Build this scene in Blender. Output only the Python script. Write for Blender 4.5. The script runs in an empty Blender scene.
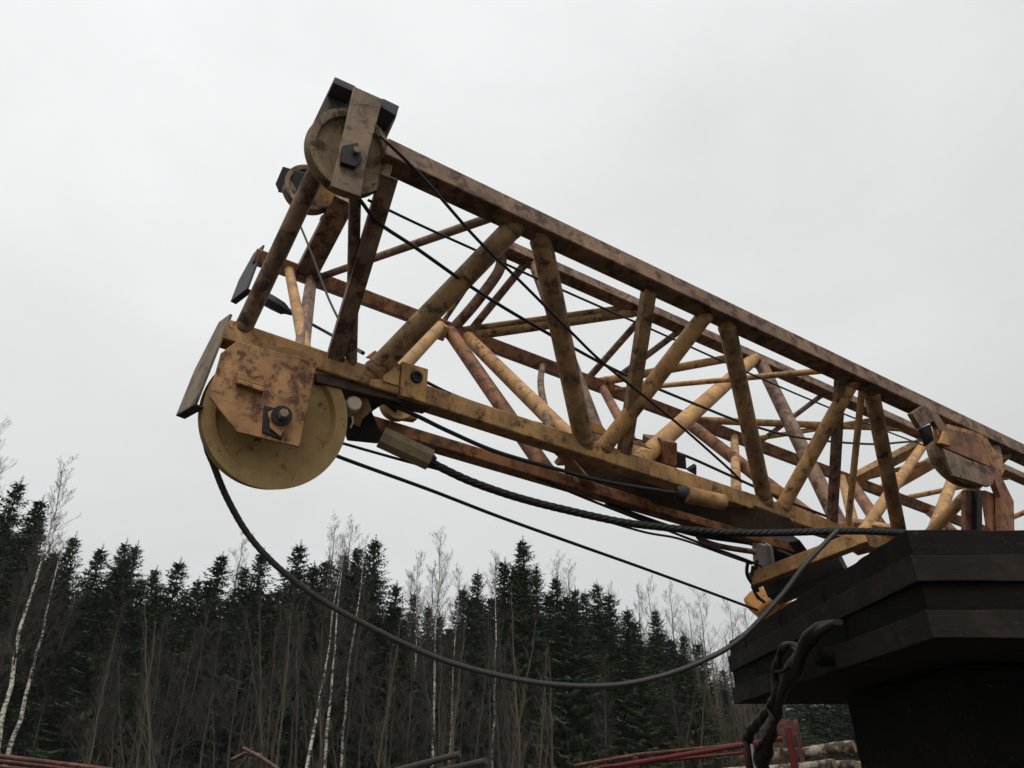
import bpy, math, random
from mathutils import Vector as V, Matrix, noise
rnd = random.Random(7)
sc = bpy.context.scene
COL = sc.collection
PI = math.pi

# ------------------------------------------------------------------ camera frame
F, CX, CY = 710.0, 512.0, 384.0
PITCH = math.radians(29)
CAMZ = 1.6
cp, sp = math.cos(PITCH), math.sin(PITCH)
EYE = V((0, 0, CAMZ))

def dirw(v):            # camera-frame direction (right, down, forward) -> world
    x, y, z = v
    return V((x, z * cp + y * sp, z * sp - y * cp))
def ray(x, y): return dirw(((x - CX) / F, (y - CY) / F, 1.0))
def at(x, y, depth): return EYE + ray(x, y) * depth
def atY(x, y, Y):
    r = ray(x, y); return EYE + r * (Y / r.y)
def depth(p):
    q = p - EYE; return q.y * cp + q.z * sp

cam = bpy.data.objects.new('camera', bpy.data.cameras.new('camera')); COL.objects.link(cam)
cam.location = EYE
cam.rotation_euler = (math.radians(90) + PITCH, 0, 0)
cam.data.sensor_width = 36; cam.data.lens = 36 * F / 1024
cam.data.clip_end = 3000; cam.data.clip_start = 0.05
sc.camera = cam

# ------------------------------------------------------------------ materials
def nodes(name):
    m = bpy.data.materials.new(name); m.use_nodes = True
    nt = m.node_tree; return m, nt, nt.nodes['Principled BSDF']
def N(nt, t, **k):
    n = nt.nodes.new(t)
    for a, b in k.items(): setattr(n, a, b)
    return n
def noise_tex(nt, co, scale, detail=6, rough=.6, dist=0):
    n = N(nt, 'ShaderNodeTexNoise'); n.inputs['Scale'].default_value = scale; n.inputs['Detail'].default_value = detail
    n.inputs['Roughness'].default_value = rough; n.inputs['Distortion'].default_value = dist
    nt.links.new(co, n.inputs['Vector']); return n.outputs['Fac']
def ramp(nt, fac, stops):
    r = N(nt, 'ShaderNodeValToRGB'); e = r.color_ramp.elements
    while len(e) < len(stops): e.new(.5)
    for i, (p, c) in enumerate(stops):
        e[i].position = p; e[i].color = (*c, 1) if len(c) == 3 else c
    nt.links.new(fac, r.inputs['Fac']); return r.outputs['Color']
def mix(nt, fac, a, b, mode='MIX'):
    m = N(nt, 'ShaderNodeMix', data_type='RGBA', blend_type=mode)
    for s, v in ((0, fac), (6, a), (7, b)):
        if hasattr(v, 'links'): nt.links.new(v, m.inputs[s])
        elif isinstance(v, (tuple, list)): m.inputs[s].default_value = (*v[:3], 1)
        else: m.inputs[s].default_value = v
    return m.outputs[2]
def coords(nt, per_object=True):
    tc = N(nt, 'ShaderNodeTexCoord')
    if not per_object: return tc.outputs['Object']
    oi = N(nt, 'ShaderNodeObjectInfo'); ad = N(nt, 'ShaderNodeVectorMath', operation='ADD')
    mu = N(nt, 'ShaderNodeMath', operation='MULTIPLY'); mu.inputs[1].default_value = 37.0
    nt.links.new(oi.outputs['Random'], mu.inputs[0])
    nt.links.new(tc.outputs['Object'], ad.inputs[0]); nt.links.new(mu.outputs[0], ad.inputs[1])
    return ad.outputs[0]
def bump(nt, bsdf, h, s=.3, d=.01):
    b = N(nt, 'ShaderNodeBump'); b.inputs['Strength'].default_value = s; b.inputs['Distance'].default_value = d
    nt.links.new(h, b.inputs['Height']); nt.links.new(b.outputs['Normal'], bsdf.inputs['Normal'])

def paint_mat(name, paint, paint2, rust, amount, grime_shade=.35, rough=.62, spec=.3):
    """weathered paint: two tones of paint, rust patches with flaked edges, streaky grime"""
    m, nt, b = nodes(name); co = coords(nt)
    base = mix(nt, ramp(nt, noise_tex(nt, co, 2.2, 5), [(.35, (0, 0, 0)), (.65, (1, 1, 1))]), paint, paint2)
    f1 = noise_tex(nt, co, 7.5, 10, .72, .25)
    msk = ramp(nt, f1, [(amount - .03, (1, 1, 1)), (amount + .012, (.55, .55, .55)), (amount + .075, (0, 0, 0))])
    rcol = mix(nt, noise_tex(nt, co, 30, 5), rust, tuple(c * .45 for c in rust))
    c = mix(nt, msk, base, rcol)
    mp = N(nt, 'ShaderNodeMapping'); mp.inputs['Scale'].default_value = (2.2, 2.2, 1.0); nt.links.new(co, mp.inputs['Vector'])
    g = ramp(nt, noise_tex(nt, mp.outputs['Vector'], 2.3, 9, .66), [(.40, (0, 0, 0)), (.74, (grime_shade,) * 3)])
    c = mix(nt, g, c, (.025, .019, .014))
    sp_ = ramp(nt, noise_tex(nt, co, 42, 3, .5), [(.27, (1, 1, 1)), (.33, (0, 0, 0))])
    c = mix(nt, mix(nt, .55, (0, 0, 0), sp_), c, tuple(c * .5 for c in rust))
    nt.links.new(c, b.inputs['Base Color'])
    b.inputs['Roughness'].default_value = rough; b.inputs['Specular IOR Level'].default_value = spec
    h = mix(nt, .5, noise_tex(nt, co, 60, 4), msk)
    bump(nt, b, h, .35, .004)
    return m
def plain(name, col, rough=.6, metal=0, var=.5, scale=8, bumps=.3, spec=.3):
    m, nt, b = nodes(name); co = coords(nt)
    c = mix(nt, noise_tex(nt, co, scale, 7, .65), tuple(x * (1 - var) for x in col), tuple(min(1, x * (1 + var)) for x in col))
    nt.links.new(c, b.inputs['Base Color']); b.inputs['Roughness'].default_value = rough; b.inputs['Metallic'].default_value = metal
    b.inputs['Specular IOR Level'].default_value = spec
    bump(nt, b, noise_tex(nt, co, scale * 5, 5), bumps, .005); return m

RUST = (.115, .043, .02)
M = {}
M['tan'] = paint_mat('ochre_paint', (.55, .315, .12), (.39, .205, .078), (.15, .05, .02), .40, .8)
M['tan_dark'] = paint_mat('grimy_ochre_paint', (.42, .25, .11), (.26, .15, .072), (.09, .038, .02), .42, .85)
M['tan_light'] = paint_mat('pale_ochre_paint', (.50, .28, .10), (.38, .20, .07), (.16, .055, .022), .37, .7)
M['rusty'] = paint_mat('rusty_paint', (.33, .145, .058), (.22, .092, .042), (.13, .045, .024), .45, .65)
M['brown'] = paint_mat('brown_paint', (.27, .165, .10), (.18, .105, .066), (.09, .036, .024), .45, .75)
M['plate'] = paint_mat('housing_paint', (.46, .255, .105), (.35, .185, .075), (.17, .062, .033), .44, .6)
M['sheave'] = paint_mat('sheave_paint', (.46, .305, .125), (.37, .24, .10), (.15, .055, .025), .36, .45, .5)
M['sheave_dull'] = paint_mat('dull_sheave_paint', (.33, .24, .135), (.24, .17, .10), (.10, .055, .034), .43, .55)
M['dark'] = plain('black_steel', (.014, .0125, .0125), .6, 0, .5)
M['navy'] = plain('dark_bracket_steel', (.05, .047, .055), .6, 0, .4)
M['rope'] = plain('greased_wire_rope', (.012, .011, .011), .5, 0, .5, 40)
M['rope_grey'] = plain('weathered_wire_rope', (.05, .049, .046), .5, .2, .4, 40)
M['pale'] = plain('bare_pin_steel', (.5, .43, .32), .5, 0, .3)
M['grey'] = plain('grey_paint', (.30, .31, .32), .55, 0, .2)

def slab_mat(name, col, dust):
    m, nt, b = nodes(name); co = coords(nt)
    mp = N(nt, 'ShaderNodeMapping'); mp.inputs['Scale'].default_value = (1.3, 1.3, 22); nt.links.new(co, mp.inputs['Vector'])
    f = noise_tex(nt, mp.outputs['Vector'], 2.2, 8, .7, .3)
    c = mix(nt, f, tuple(x * .5 for x in col), tuple(x * 1.5 for x in col))
    c = mix(nt, ramp(nt, noise_tex(nt, co, 3.1, 9, .72), [(.5, (0, 0, 0)), (.72, (.8, .8, .8))]), c, dust)
    c = mix(nt, ramp(nt, noise_tex(nt, co, 16, 6, .7), [(.62, (0, 0, 0)), (.7, (.7, .7, .7))]), c, (.05, .04, .03))
    nt.links.new(c, b.inputs['Base Color']); b.inputs['Roughness'].default_value = .9; b.inputs['Specular IOR Level'].default_value = .1
    bump(nt, b, mix(nt, .5, f, noise_tex(nt, co, 30, 6)), .9, .012); return m
M['slab'] = slab_mat('tarred_slab', (.010, .0085, .0075), (.018, .015, .012))
M['slab_b'] = slab_mat('dusty_tarred_slab', (.017, .0135, .011), (.04, .031, .022))
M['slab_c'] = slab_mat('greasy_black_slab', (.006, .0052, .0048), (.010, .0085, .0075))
M['sling'] = plain('worn_sling', (.02, .012, .0095), .5, 0, .8, 26, .9)
M['red'] = paint_mat('red_paint', (.15, .012, .012), (.10, .01, .01), (.10, .03, .02), .36, .4)
M['pipe'] = paint_mat('rust_pipe', (.2, .06, .04), (.15, .05, .035), (.09, .04, .03), .5, .5)
M['strap'] = paint_mat('dusty_brown_paint', (.25, .175, .11), (.18, .125, .08), (.11, .055, .035), .43, .6)
M['grime_shade'] = paint_mat('greasy_shade_brown', (.075, .042, .026), (.045, .027, .018), (.05, .022, .014), .45, .8)  # dark brown mixes grease with the painted shade of the chord underside
M['scrap'] = paint_mat('scrap_rust', (.12, .06, .042), (.08, .045, .034), (.06, .028, .02), .45, .6)
M['orange'] = paint_mat('orange_paint', (.55, .26, .07), (.45, .2, .06), RUST, .36, .3)

def birch_mat(name, white, scale=(2.2, 2.2, 9), thr=.5, dark=(.03, .025, .022)):
    m, nt, b = nodes(name); co = coords(nt)
    mp = N(nt, 'ShaderNodeMapping'); mp.inputs['Scale'].default_value = scale; nt.links.new(co, mp.inputs['Vector'])
    f = noise_tex(nt, mp.outputs['Vector'], 1.2, 6, .7)
    c = ramp(nt, f, [(thr - .07, dark), (thr + .03, white)])
    nt.links.new(c, b.inputs['Base Color']); b.inputs['Roughness'].default_value = .85
    bump(nt, b, f, .3, .01); return m
M['birch'] = birch_mat('birch_bark', (.5, .46, .39), (3.5, 3.5, 6), thr=.50)
M['olive'] = paint_mat('olive_brown_paint', (.24, .18, .105), (.19, .14, .08), (.1, .06, .04), .34, .4)
M['log'] = birch_mat('birch_log_bark', (.34, .29, .22), (5, 5, 5), .53, (.05, .036, .026))
M['bark'] = plain('grey_bark', (.045, .038, .03), .9, 0, .4, 6)
M['twig'] = plain('bare_twigs', (.034, .028, .02), .9, 0, .3, 3)
M['logend'] = plain('cut_log_end', (.24, .17, .10), .8, 0, .3)

def leaf_mat(name, a, b_):
    m, nt, b = nodes(name); co = coords(nt)
    c = mix(nt, ramp(nt, noise_tex(nt, co, 1.1, 4), [(.35, (0, 0, 0)), (.65, (1, 1, 1))]), a, b_)
    nt.links.new(c, b.inputs['Base Color']); b.inputs['Roughness'].default_value = .8; b.inputs['Specular IOR Level'].default_value = .15
    return m
M['spruce'] = leaf_mat('spruce_needles', (.019, .036, .017), (.044, .066, .027))
M['spruce_b'] = leaf_mat('yellowish_spruce_needles', (.027, .039, .016), (.054, .066, .026))
M['pale_bark'] = plain('pale_brown_bark', (.075, .06, .043), .9, 0, .4, 4)
M['brush'] = plain('dry_brushwood', (.026, .021, .014), .9, 0, .4, 2)

# ------------------------------------------------------------------ mesh builder
def frame(t):
    t = t.normalized(); a = V((0, 0, 1)) if abs(t.z) < .9 else V((1, 0, 0))
    u = t.cross(a).normalized(); return u, t.cross(u).normalized()
class MB:
    def __init__(s): s.v = []; s.f = []
    def tube(s, pts, r, n=14, cap=True, flat=1.0, lobes=0, lay=0.0, depth_=.16):
        """sweep along pts; r a number or one per point; lobes/lay give the twisted strands of a rope"""
        pts = [V(p) for p in pts]; rs = r if isinstance(r, (list, tuple)) else [r] * len(pts)
        base = len(s.v); L = 0; u = None
        for i, p in enumerate(pts):
            t = (pts[min(i + 1, len(pts) - 1)] - pts[max(i - 1, 0)]).normalized()
            if u is None: u, w = frame(t)
            else:
                L += (p - pts[i - 1]).length
                u = (u - t * u.dot(t)).normalized(); w = t.cross(u).normalized()
            for k in range(n):
                a = 2 * PI * k / n; rr = rs[i]
                if lobes: rr *= 1 - depth_ * (1 - abs(math.cos(lobes * (a + L * lay) / 2)))
                s.v.append(p + u * (math.cos(a) * rr) + w * (math.sin(a) * rr * flat))
        for i in range(len(pts) - 1):
            for k in range(n):
                a = base + i * n + k; b = base + i * n + (k + 1) % n
                s.f.append((a, b, b + n, a + n))
        if cap:
            s.f.append(tuple(base + k for k in reversed(range(n))))
            e = base + (len(pts) - 1) * n; s.f.append(tuple(e + k for k in range(n)))
        return s
    def box(s, c, ax, hs):
        b = len(s.v)
        for i in (-1, 1):
            for j in (-1, 1):
                for k in (-1, 1):
                    s.v.append(c + ax[0] * (i * hs[0]) + ax[1] * (j * hs[1]) + ax[2] * (k * hs[2]))
        for q in ((0, 1, 3, 2), (4, 6, 7, 5), (0, 4, 5, 1), (2, 3, 7, 6), (0, 2, 6, 4), (1, 5, 7, 3)): s.f.append(tuple(b + i for i in q))
        return s
    def beam(s, p, q, u, v, hu, hv):
        t = q - p; return s.box((p + q) / 2, (t.normalized(), u, v), (t.length / 2, hu, hv))
    def prism(s, poly, off):
        n = len(poly); b = len(s.v)
        s.v += list(poly) + [p + off for p in poly]
        s.f.append(tuple(b + i for i in range(n))); s.f.append(tuple(b + n + i for i in reversed(range(n))))
        for i in range(n):
            j = (i + 1) % n; s.f.append((b + i, b + n + i, b + n + j, b + j))
        return s
    def lathe(s, c, axis, prof, n=56):
        """prof: (radius, axial) closed outline"""
        a = axis.normalized(); u, w = frame(a); b = len(s.v); m = len(prof)
        for k in range(n):
            t = 2 * PI * k / n; e = u * math.cos(t) + w * math.sin(t)
            for r, z in prof: s.v.append(c + e * r + a * z)
        for k in range(n):
            k2 = (k + 1) % n
            for i in range(m):
                j = (i + 1) % m
                s.f.append((b + k * m + i, b + k * m + j, b + k2 * m + j, b + k2 * m + i))
        return s
    def build(s, name, mat, parent=None, bevel=0, smooth=35):
        o_ = parent_origin(parent)
        me = bpy.data.meshes.new(name); me.from_pydata([tuple(p - o_) for p in s.v], [], s.f)
        me.materials.append(M[mat] if isinstance(mat, str) else mat)
        import bmesh
        bm = bmesh.new(); bm.from_mesh(me); bmesh.ops.recalc_face_normals(bm, faces=bm.faces); bm.to_mesh(me); bm.free()
        if smooth:
            me.shade_smooth(); me.set_sharp_from_angle(angle=math.radians(smooth))
        o = bpy.data.objects.new(name, me); COL.objects.link(o)
        if parent: o.parent = parent
        if bevel:
            b = o.modifiers.new('edge', 'BEVEL'); b.width = bevel; b.segments = 2; b.limit_method = 'ANGLE'; b.angle_limit = math.radians(40)
        return o
ORIG = {}
def parent_origin(p):
    if p is None: return V((0, 0, 0))
    o = V((0, 0, 0))
    while p is not None: o = o + p.location; p = p.parent
    return o
def tag(o, label=None, cat=None, group=None, kind=None):
    if label: o['label'] = label
    if cat: o['category'] = cat
    if group: o['group'] = group
    if kind: o['kind'] = kind
    return o
def empty(name, loc, label, cat, group=None):
    o = bpy.data.objects.new(name, None); o.empty_display_size = .3; COL.objects.link(o); o.location = loc
    return tag(o, label, cat, group)
def top(mb, name, mat, loc, label, cat, group=None, bevel=0, smooth=35):
    o = mb.build(name, mat, None, bevel, smooth)
    loc = V(loc); o.data.transform(Matrix.Translation(-loc)); o.location = loc
    return tag(o, label, cat, group)
def spline(pts, per=10):
    """Catmull-Rom through pts"""
    P = [2 * pts[0] - pts[1]] + list(pts) + [2 * pts[-1] - pts[-2]]; out = []
    for i in range(1, len(P) - 2):
        a, b, c, d = P[i - 1], P[i], P[i + 1], P[i + 2]
        for k in range(per):
            t = k / per
            out.append(.5 * ((2 * b) + (c - a) * t + (2 * a - 5 * b + 4 * c - d) * t * t + (3 * b - a - 3 * c + d) * t ** 3))
    out.append(P[-2]); return out

# ------------------------------------------------------------------ the boom's own frame
def nrm(v): return V(v).normalized()
cd = nrm((1975.5 - CX, 902.4 - CY, F))                 # along the boom, camera frame
h0 = nrm(V((0, -1, 0)) - cd * V((0, -1, 0)).dot(cd)); w0 = nrm(cd.cross(h0))
if w0.z < 0: w0 = -w0
ROLL = -.3
ch = h0 * math.cos(ROLL) + w0 * math.sin(ROLL); cw = w0 * math.cos(ROLL) - h0 * math.sin(ROLL)
D_, H_, W_ = dirw(cd), dirw(ch), dirw(cw)
def upr(r): return dirw(h0 * math.cos(r) + w0 * math.sin(r)), dirw(w0 * math.cos(r) - h0 * math.sin(r))
ANG = dict(A=21.7686, B=19.03, C=10.946, D=4.7489, E=1.35)
def pr(k): a = math.radians(ANG[k]); return w0 * math.cos(a) + h0 * math.sin(a)
def coef(v): return v.dot(w0), v.dot(h0)
def solve(k1, k2, hgt):                                 # distances s1, s2 with s2*ray2 - s1*ray1 = hgt * ch
    (a, b), (c, d), (e, g) = coef(pr(k1)), coef(pr(k2)), coef(ch)
    det = -a * d + c * b
    s1 = (hgt * (e * d - c * g)) / det; s2 = (-a * g + e * b) * hgt / det
    return s1, s2
sD, sA = solve('D', 'A', 1.7)
sC, sB = solve('C', 'B', 1.7 * .72)
S = dict(A=sA, B=sB, C=sC, D=sD, E=sD * 1.07)
BASE = {k: EYE + dirw(pr(k) * S[k]) for k in ANG}
def L(k, x, y):
    """point of chord line k nearest the sight line through (x, y)"""
    r = ray(x, y).normalized(); p = BASE[k] - EYE; b = D_.dot(r)
    s = (b * p.dot(r) - p.dot(D_)) / (1 - b * b)
    return BASE[k] + D_ * s
def LX(k, x):
    """point of chord line k seen at column x"""
    p = BASE[k]; a = (x - CX) / F
    q0, q1 = p - EYE, D_
    s = (a * (q0.y * cp + q0.z * sp) - q0.x) / (q1.x - a * (q1.y * cp + q1.z * sp))
    return p + D_ * s
_, WN = upr(.33)
HN = upr(.33)[0]
def face(k, x, y, off=0.0):
    """point on the plane through chord k square to W (off metres nearer the viewer)"""
    r = ray(x, y); c = BASE[k] - WN * off - EYE
    return EYE + r * (c.dot(WN) / r.dot(WN))
def rpx(w, p): return .5 * w * depth(p) / F

boom = empty('lattice_boom', LX('D', 225), 'long ochre and rust lattice boom above the dark slabs, big sheave at its tip', 'crane boom')
# chords -------------------------------------------------------------
UH, UW = upr(.33)
CHF = {'A': upr(.50), 'B': upr(.65), 'C': upr(.02), 'D': upr(.36), 'E': upr(.40)}
END = 17.0
def chord(k, x0, x1, hw, hh, mat):
    p = LX(k, x0); q = BASE[k] + D_ * END if x1 is None else LX(k, x1)
    h, w = CHF[k]
    MB().beam(p, q, h, w, hh, hw).build('chord', mat, boom, .012)
chord('A', 382, None, .093, .093, 'brown')
chord('B', 490, None, .088, .088, 'brown')
chord('C', 254, None, .085, .085, 'rusty')
chord('D', 222, None, .097, .085, 'tan')
chord('E', 368, 790, .085, .06, 'rusty')

def weld_up(o, welds, r):
    for p, t in welds:
        pts = []; rs = []
        for i in range(6):
            pts.append(p + t * (-.03 + .012 * i)); rs.append(r * (1.03, 1.07, 1.06, 1.04, 1.02, 1.0)[i])
        mb = MB().tube(pts, rs, 18)
        mb.v = [v + V((noise.noise(v * 40), noise.noise(v * 41 + V((9, 0, 0))), noise.noise(v * 42 + V((0, 9, 0))))) * r * .045 for v in mb.v]
        mb.build('weld_collar', o.data.materials[0], o, 0, 80)
    return o
def brace(a, b, w, mat='tan', name='brace', via=(), flat=False):
    pa = L(*a) if isinstance(a[0], str) else at(*a); pb = L(*b) if isinstance(b[0], str) else at(*b)
    pts = [pa]
    for i, (x, y) in enumerate(via):
        t = (i + 1) / (len(via) + 1); pts.append(at(x, y, depth(pa) * (1 - t) + depth(pb) * t))
    pts.append(pb)
    if via: pts = [pts[0]] + spline(pts, 8)[1:]
    r = rpx(w, (pa + pb) / 2); mb = MB()
    if flat:
        for i in range(len(pts) - 1):
            t = (pts[i + 1] - pts[i]).normalized(); u = t.cross(W_).normalized(); v = t.cross(u)
            ov = .004 if len(pts) > 2 else 0
            mb.beam(pts[i] - t * ov, pts[i + 1] + t * ov, u, v, r, r * .75)
            if len(pts) > 2: break
        if len(pts) > 2:
            mb = MB(); n0 = len(pts)
            for i, p in enumerate(pts):
                t = (pts[min(i + 1, n0 - 1)] - pts[max(i - 1, 0)]).normalized(); u = t.cross(W_).normalized(); v = t.cross(u)
                mb.v += [p + u * r + v * r * .7, p - u * r + v * r * .7, p - u * r - v * r * .7, p + u * r - v * r * .7]
            for i in range(n0 - 1):
                for k in range(4): mb.f.append((4 * i + k, 4 * i + (k + 1) % 4, 4 * i + 4 + (k + 1) % 4, 4 * i + 4 + k))
            mb.f += [(0, 1, 2, 3), (4 * n0 - 4, 4 * n0 - 3, 4 * n0 - 2, 4 * n0 - 1)]
        return mb.build(name, mat, boom, .006)
    welds = []
    for k_, p_, o_ in ((a[0], pa, pb), (b[0], pb, pa)):
        if isinstance(k_, str) and not via:
            t = (o_ - p_).normalized(); sn = max(.35, t.cross(D_).length)
            welds.append((p_ + t * (.105 / sn), t))
    if not via:
        t = pb - pa; Lg = t.length
        pts = [pa, pa + t * .5, pb]
        return mb.tube([pa, pa + t * .03, pa + t * .06, pa + t * .5, pb - t * .06, pb - t * .03, pb], [r, r, r, r, r, r, r], 16).build(name, mat, boom, 0, 35) if not welds else weld_up(mb.tube([pa, pa + t * .5, pb], r, 16).build(name, mat, boom), welds, r)
    return mb.tube(pts, r, 14).build(name, mat, boom)

T = [
 # near side lacing
 (('A', 518, 226), ('D', 372, 362), 22, 'tan_dark'), (('A', 535, 235), ('D', 590, 438), 21, 'tan_dark'),
 (('A', 708, 313), ('D', 603, 440), 17, 'tan'), (('A', 722, 320), ('D', 770, 500), 16.5, 'tan_dark'),
 (('A', 853, 380), ('D', 783, 500), 14.5, 'tan'), (('A', 868, 386), ('D', 911, 533), 14, 'tan_dark'),
 (('A', 1010, 448), ('D', 918, 530), 11, 'tan_light'), (('A', 1045, 466), ('D', 1075, 590), 11, 'tan'), (('A', 1150, 515), ('D', 1060, 580), 10, 'tan'),
 # between the top chord, the far top chord and the low far chord
 (('C', 318, 270), ('A', 500, 226), 8, 'brown'),
 (('D', 388, 370), ('C', 440, 328), 15, 'tan_light'),
 (('B', 523, 273), ('C', 466, 337), 8, 'brown'), (('B', 480, 283), ('C', 442, 322), 5, 'brown'),
 (('B', 530, 268), ('D', 614, 436), 13, 'brown'),
 (('C', 455, 326), ('B', 632, 312), 6, 'tan_dark'), (('C', 465, 339), ('B', 642, 316), 10.5, 'tan_dark'),
 (('B', 642, 323), ('C', 588, 376), 7, 'brown'), (('B', 682, 331), ('C', 600, 399), 6.5, 'brown'),
 (('C', 593, 382), ('B', 742, 362), 8.5, 'tan'), (('C', 612, 389), ('A', 838, 373), 5.5, 'tan'),
 (('D', 637, 455), ('B', 750, 366), 15.5, 'tan_light'), (('B', 757, 368), ('D', 846, 530), 14, 'brown'),
 (('C', 690, 419), ('B', 908, 433), 7, 'tan'), (('C', 745, 440), ('B', 880, 429), 5, 'tan'),
 (('B', 827, 391), ('C', 765, 424), 5, 'brown'),
 (('C', 855, 476), ('B', 950, 483), 5, 'tan'), (('C', 905, 489), ('B', 1010, 486), 5, 'tan'),
 (('B', 924, 446), ('D', 862, 526), 10, 'tan_light'), (('B', 949, 480), ('D', 928, 545), 11, 'tan'), (('C', 948, 490), ('D', 961, 545), 6, 'brown'),
 (('B', 1060, 500), ('C', 985, 525), 5, 'tan'), (('B', 1075, 520), ('D', 1000, 570), 9, 'tan_light'), (('C', 1000, 545), ('B', 1120, 545), 6, 'tan'),
 # underside lacing
 (('C', 284, 283), ('D', 312, 347), 11, 'tan_light'), (('C', 444, 340), ('E', 556, 466), 15, 'rusty'), (('C', 463, 344), ('D', 587, 434), 15, 'tan'),
 (('C', 600, 392), ('D', 656, 448), 10, 'rusty'), (('C', 678, 416), ('D', 828, 522), 13, 'rusty'), (('C', 850, 477), ('D', 905, 530), 12, 'rusty'),
 (('C', 733, 440), ('D', 739, 492), 9, 'tan'), (('C', 842, 476), ('D', 862, 527), 9, 'tan_light'),
 (('D', 552, 425), ('E', 600, 484), 10, 'tan'), (('C', 930, 508), ('D', 1010, 580), 12, 'rusty'),
]
for a, b, w, m in T: brace(a, b, w, m)
# flat posts, straps and bent tubes
brace(('A', 650, 281), ('D', 627, 449), 13, 'tan_dark', 'post', flat=True)
brace(('A', 839, 372), ('D', 835, 520), 9, 'brown', 'post', flat=True)
brace(('A', 860, 385), ('D', 850, 526), 5.5, 'tan', 'post', flat=True)
brace(('C', 308, 288), ('D', 303, 352), 11, 'brown', 'post', flat=True)
brace(('C', 853, 478), ('B', 932, 440), 11, 'tan', 'post', flat=True)
brace(('C', 880, 494), ('B', 948, 464), 10, 'tan', 'post', flat=True)
brace(('B', 498, 248), ('C', 450, 335), 11, 'brown', via=((500, 268), (478, 300)))
brace(('C', 541, 368), ('D', 556, 430), 7, 'brown', via=((541, 388),))

# tip -----------------------------------------------------------------
AT = face('A', 350, 155)
brace((322, 160, depth(face('A', 322, 160)) + .12), ('D', 243, 326), 18, 'brown', 'tip_strut')
brace((355, 195, depth(AT) + .1), ('D', 356, 360), 12, 'brown', 'tip_strut')
brace((389, 176, depth(AT) + .06), ('D', 336, 357), 17, 'brown', 'tip_strut', flat=True)
FT = at(309, 190, depth(LX('B', 500)) * .88)             # where the far top sheave hangs
brace((345, 198, depth(FT) - .05), ('C', 302, 284), 21, 'brown', 'tip_strut', flat=True)

def cframe(): return D_, H_, W_
def sheave(c, R, width, mat, name='sheave', hub=.2, axis=None, axmat='dark'):
    a = -(axis or WN)                                     # towards the viewer
    hw = width / 2
    prof = [(R, hw), (R * .985, hw), (R * .83, hw * .86), (R * .805, hw * .55), (R * .78, hw * .3), (R * .30, hw * .2), (R * .27, hw * 1.0), (R * .06, hw * 1.02),
            (R * .06, -hw), (R * .27, -hw), (R * .30, -hw * .2), (R * .78, -hw * .3), (R * .83, -hw * .86), (R * .985, -hw), (R, -hw), (R, -hw * .75), (R * .9, -hw * .15), (R * .9, hw * .15), (R, hw * .75)]
    o = MB().lathe(c, a, prof, 72).build(name, mat, boom, 0, 30)
    x = MB().lathe(c, a, [(R * .115, hw * 2.1), (R * .1, hw * 2.2), (.001, hw * 2.2), (.001, -hw * 1.6), (R * .115, -hw * 1.6)], 24)
    x.build('axle', axmat, o)
    return o
dz = .13
SAX = (WN * .75 + W_ * .25 - D_ * .1).normalized()
c = face('D', 276, 418, -.05)
Rb = 71 / F * depth(c)
big = sheave(c, Rb, .15, 'sheave', axis=SAX)
tag(big, 'large pale ochre sheave under the boom tip')
c2 = face('A', 349.5, 154, .0); sheave(c2, 43.5 / F * depth(c2), .12, 'sheave_dull', axis=SAX)
sheave(FT, 25 / F * depth(FT), .14, 'sheave_dull')
cE = at(397, 404, depth(LX('E', 397)) - .02); sheave(cE, 17 / F * depth(cE), .1, 'sheave')

def poly(k, pts, off, th, name, mat, parent=boom, bevel=.006):
    return MB().prism([face(k, x, y, off) for x, y in pts], WN * th).build(name, mat, parent, bevel)
# big sheave housing: cheek plate, spacer, end plate with lips
house = poly('D', [(221, 353), (237, 341), (317, 362), (299.5, 447), (237, 432), (209, 396)], .20, .03, 'sheave_housing', 'plate')
poly('D', [(221, 353), (237, 341), (317, 362), (301, 442), (237, 428), (209, 396)], -.2, .03, 'sheave_housing', 'plate')
poly('D', [(237, 378), (264, 387), (264, 392), (237, 383)], .26, .06, 'lug', 'plate', house)
poly('D', [(238, 371), (264, 380), (264, 387), (237, 378)], .245, .045, 'lug', 'plate', house)
poly('D', [(264, 405), (289, 411), (282, 440), (262, 432)], .215, .015, 'bolt_plate', 'dark', house)
poly('D', [(268, 412), (279, 407), (291, 411), (290, 420), (281, 437), (270, 428)], .232, .017, 'bolt_plate', 'plate', house)
bc = face('D', 282.5, 415, .26)
MB().lathe(bc, WN, [(.036, -.05), (.03, -.06), (.001, -.06), (.001, .04), (.036, .04)], 6).build('nut', 'olive', house)
MB().lathe(bc, WN, [(.075, .01), (.075, .03), (.001, .03), (.001, .01)], 20).build('washer', 'dark', house)
tipD = LX('D', 219)
def endplate(p, hu, hd, wid, tilt, mat):
    """flared plate closing a chord end, with a turned lip at its foot"""
    h = (HN * math.cos(tilt) + D_ * math.sin(tilt)).normalized()
    wd_ = (WN * .95 - D_ * .22).normalized(); nd = wd_.cross(h).normalized()
    if nd.dot(D_) < 0: nd = -nd
    a, b = p + h * hu, p - h * hd; o0 = -wd_ * .1
    mb = MB().prism([a + o0, a + wd_ * wid * .45, (a + b) / 2 + wd_ * wid, b + wd_ * wid, b + o0], nd * .022)
    o = mb.build('end_plate', mat, boom, .005)
    MB().prism([b + o0, b + wd_ * wid, b + wd_ * wid + nd * .07, b + o0 + nd * .07], h * .02).build('lip', 'dark', o, .004)
    return o
endplate(tipD - D_ * .0, .13, .64, .26, .05, 'strap')
endplate(LX('C', 256) - D_ * .0, .13, .48, .34, .04, 'navy')
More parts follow.
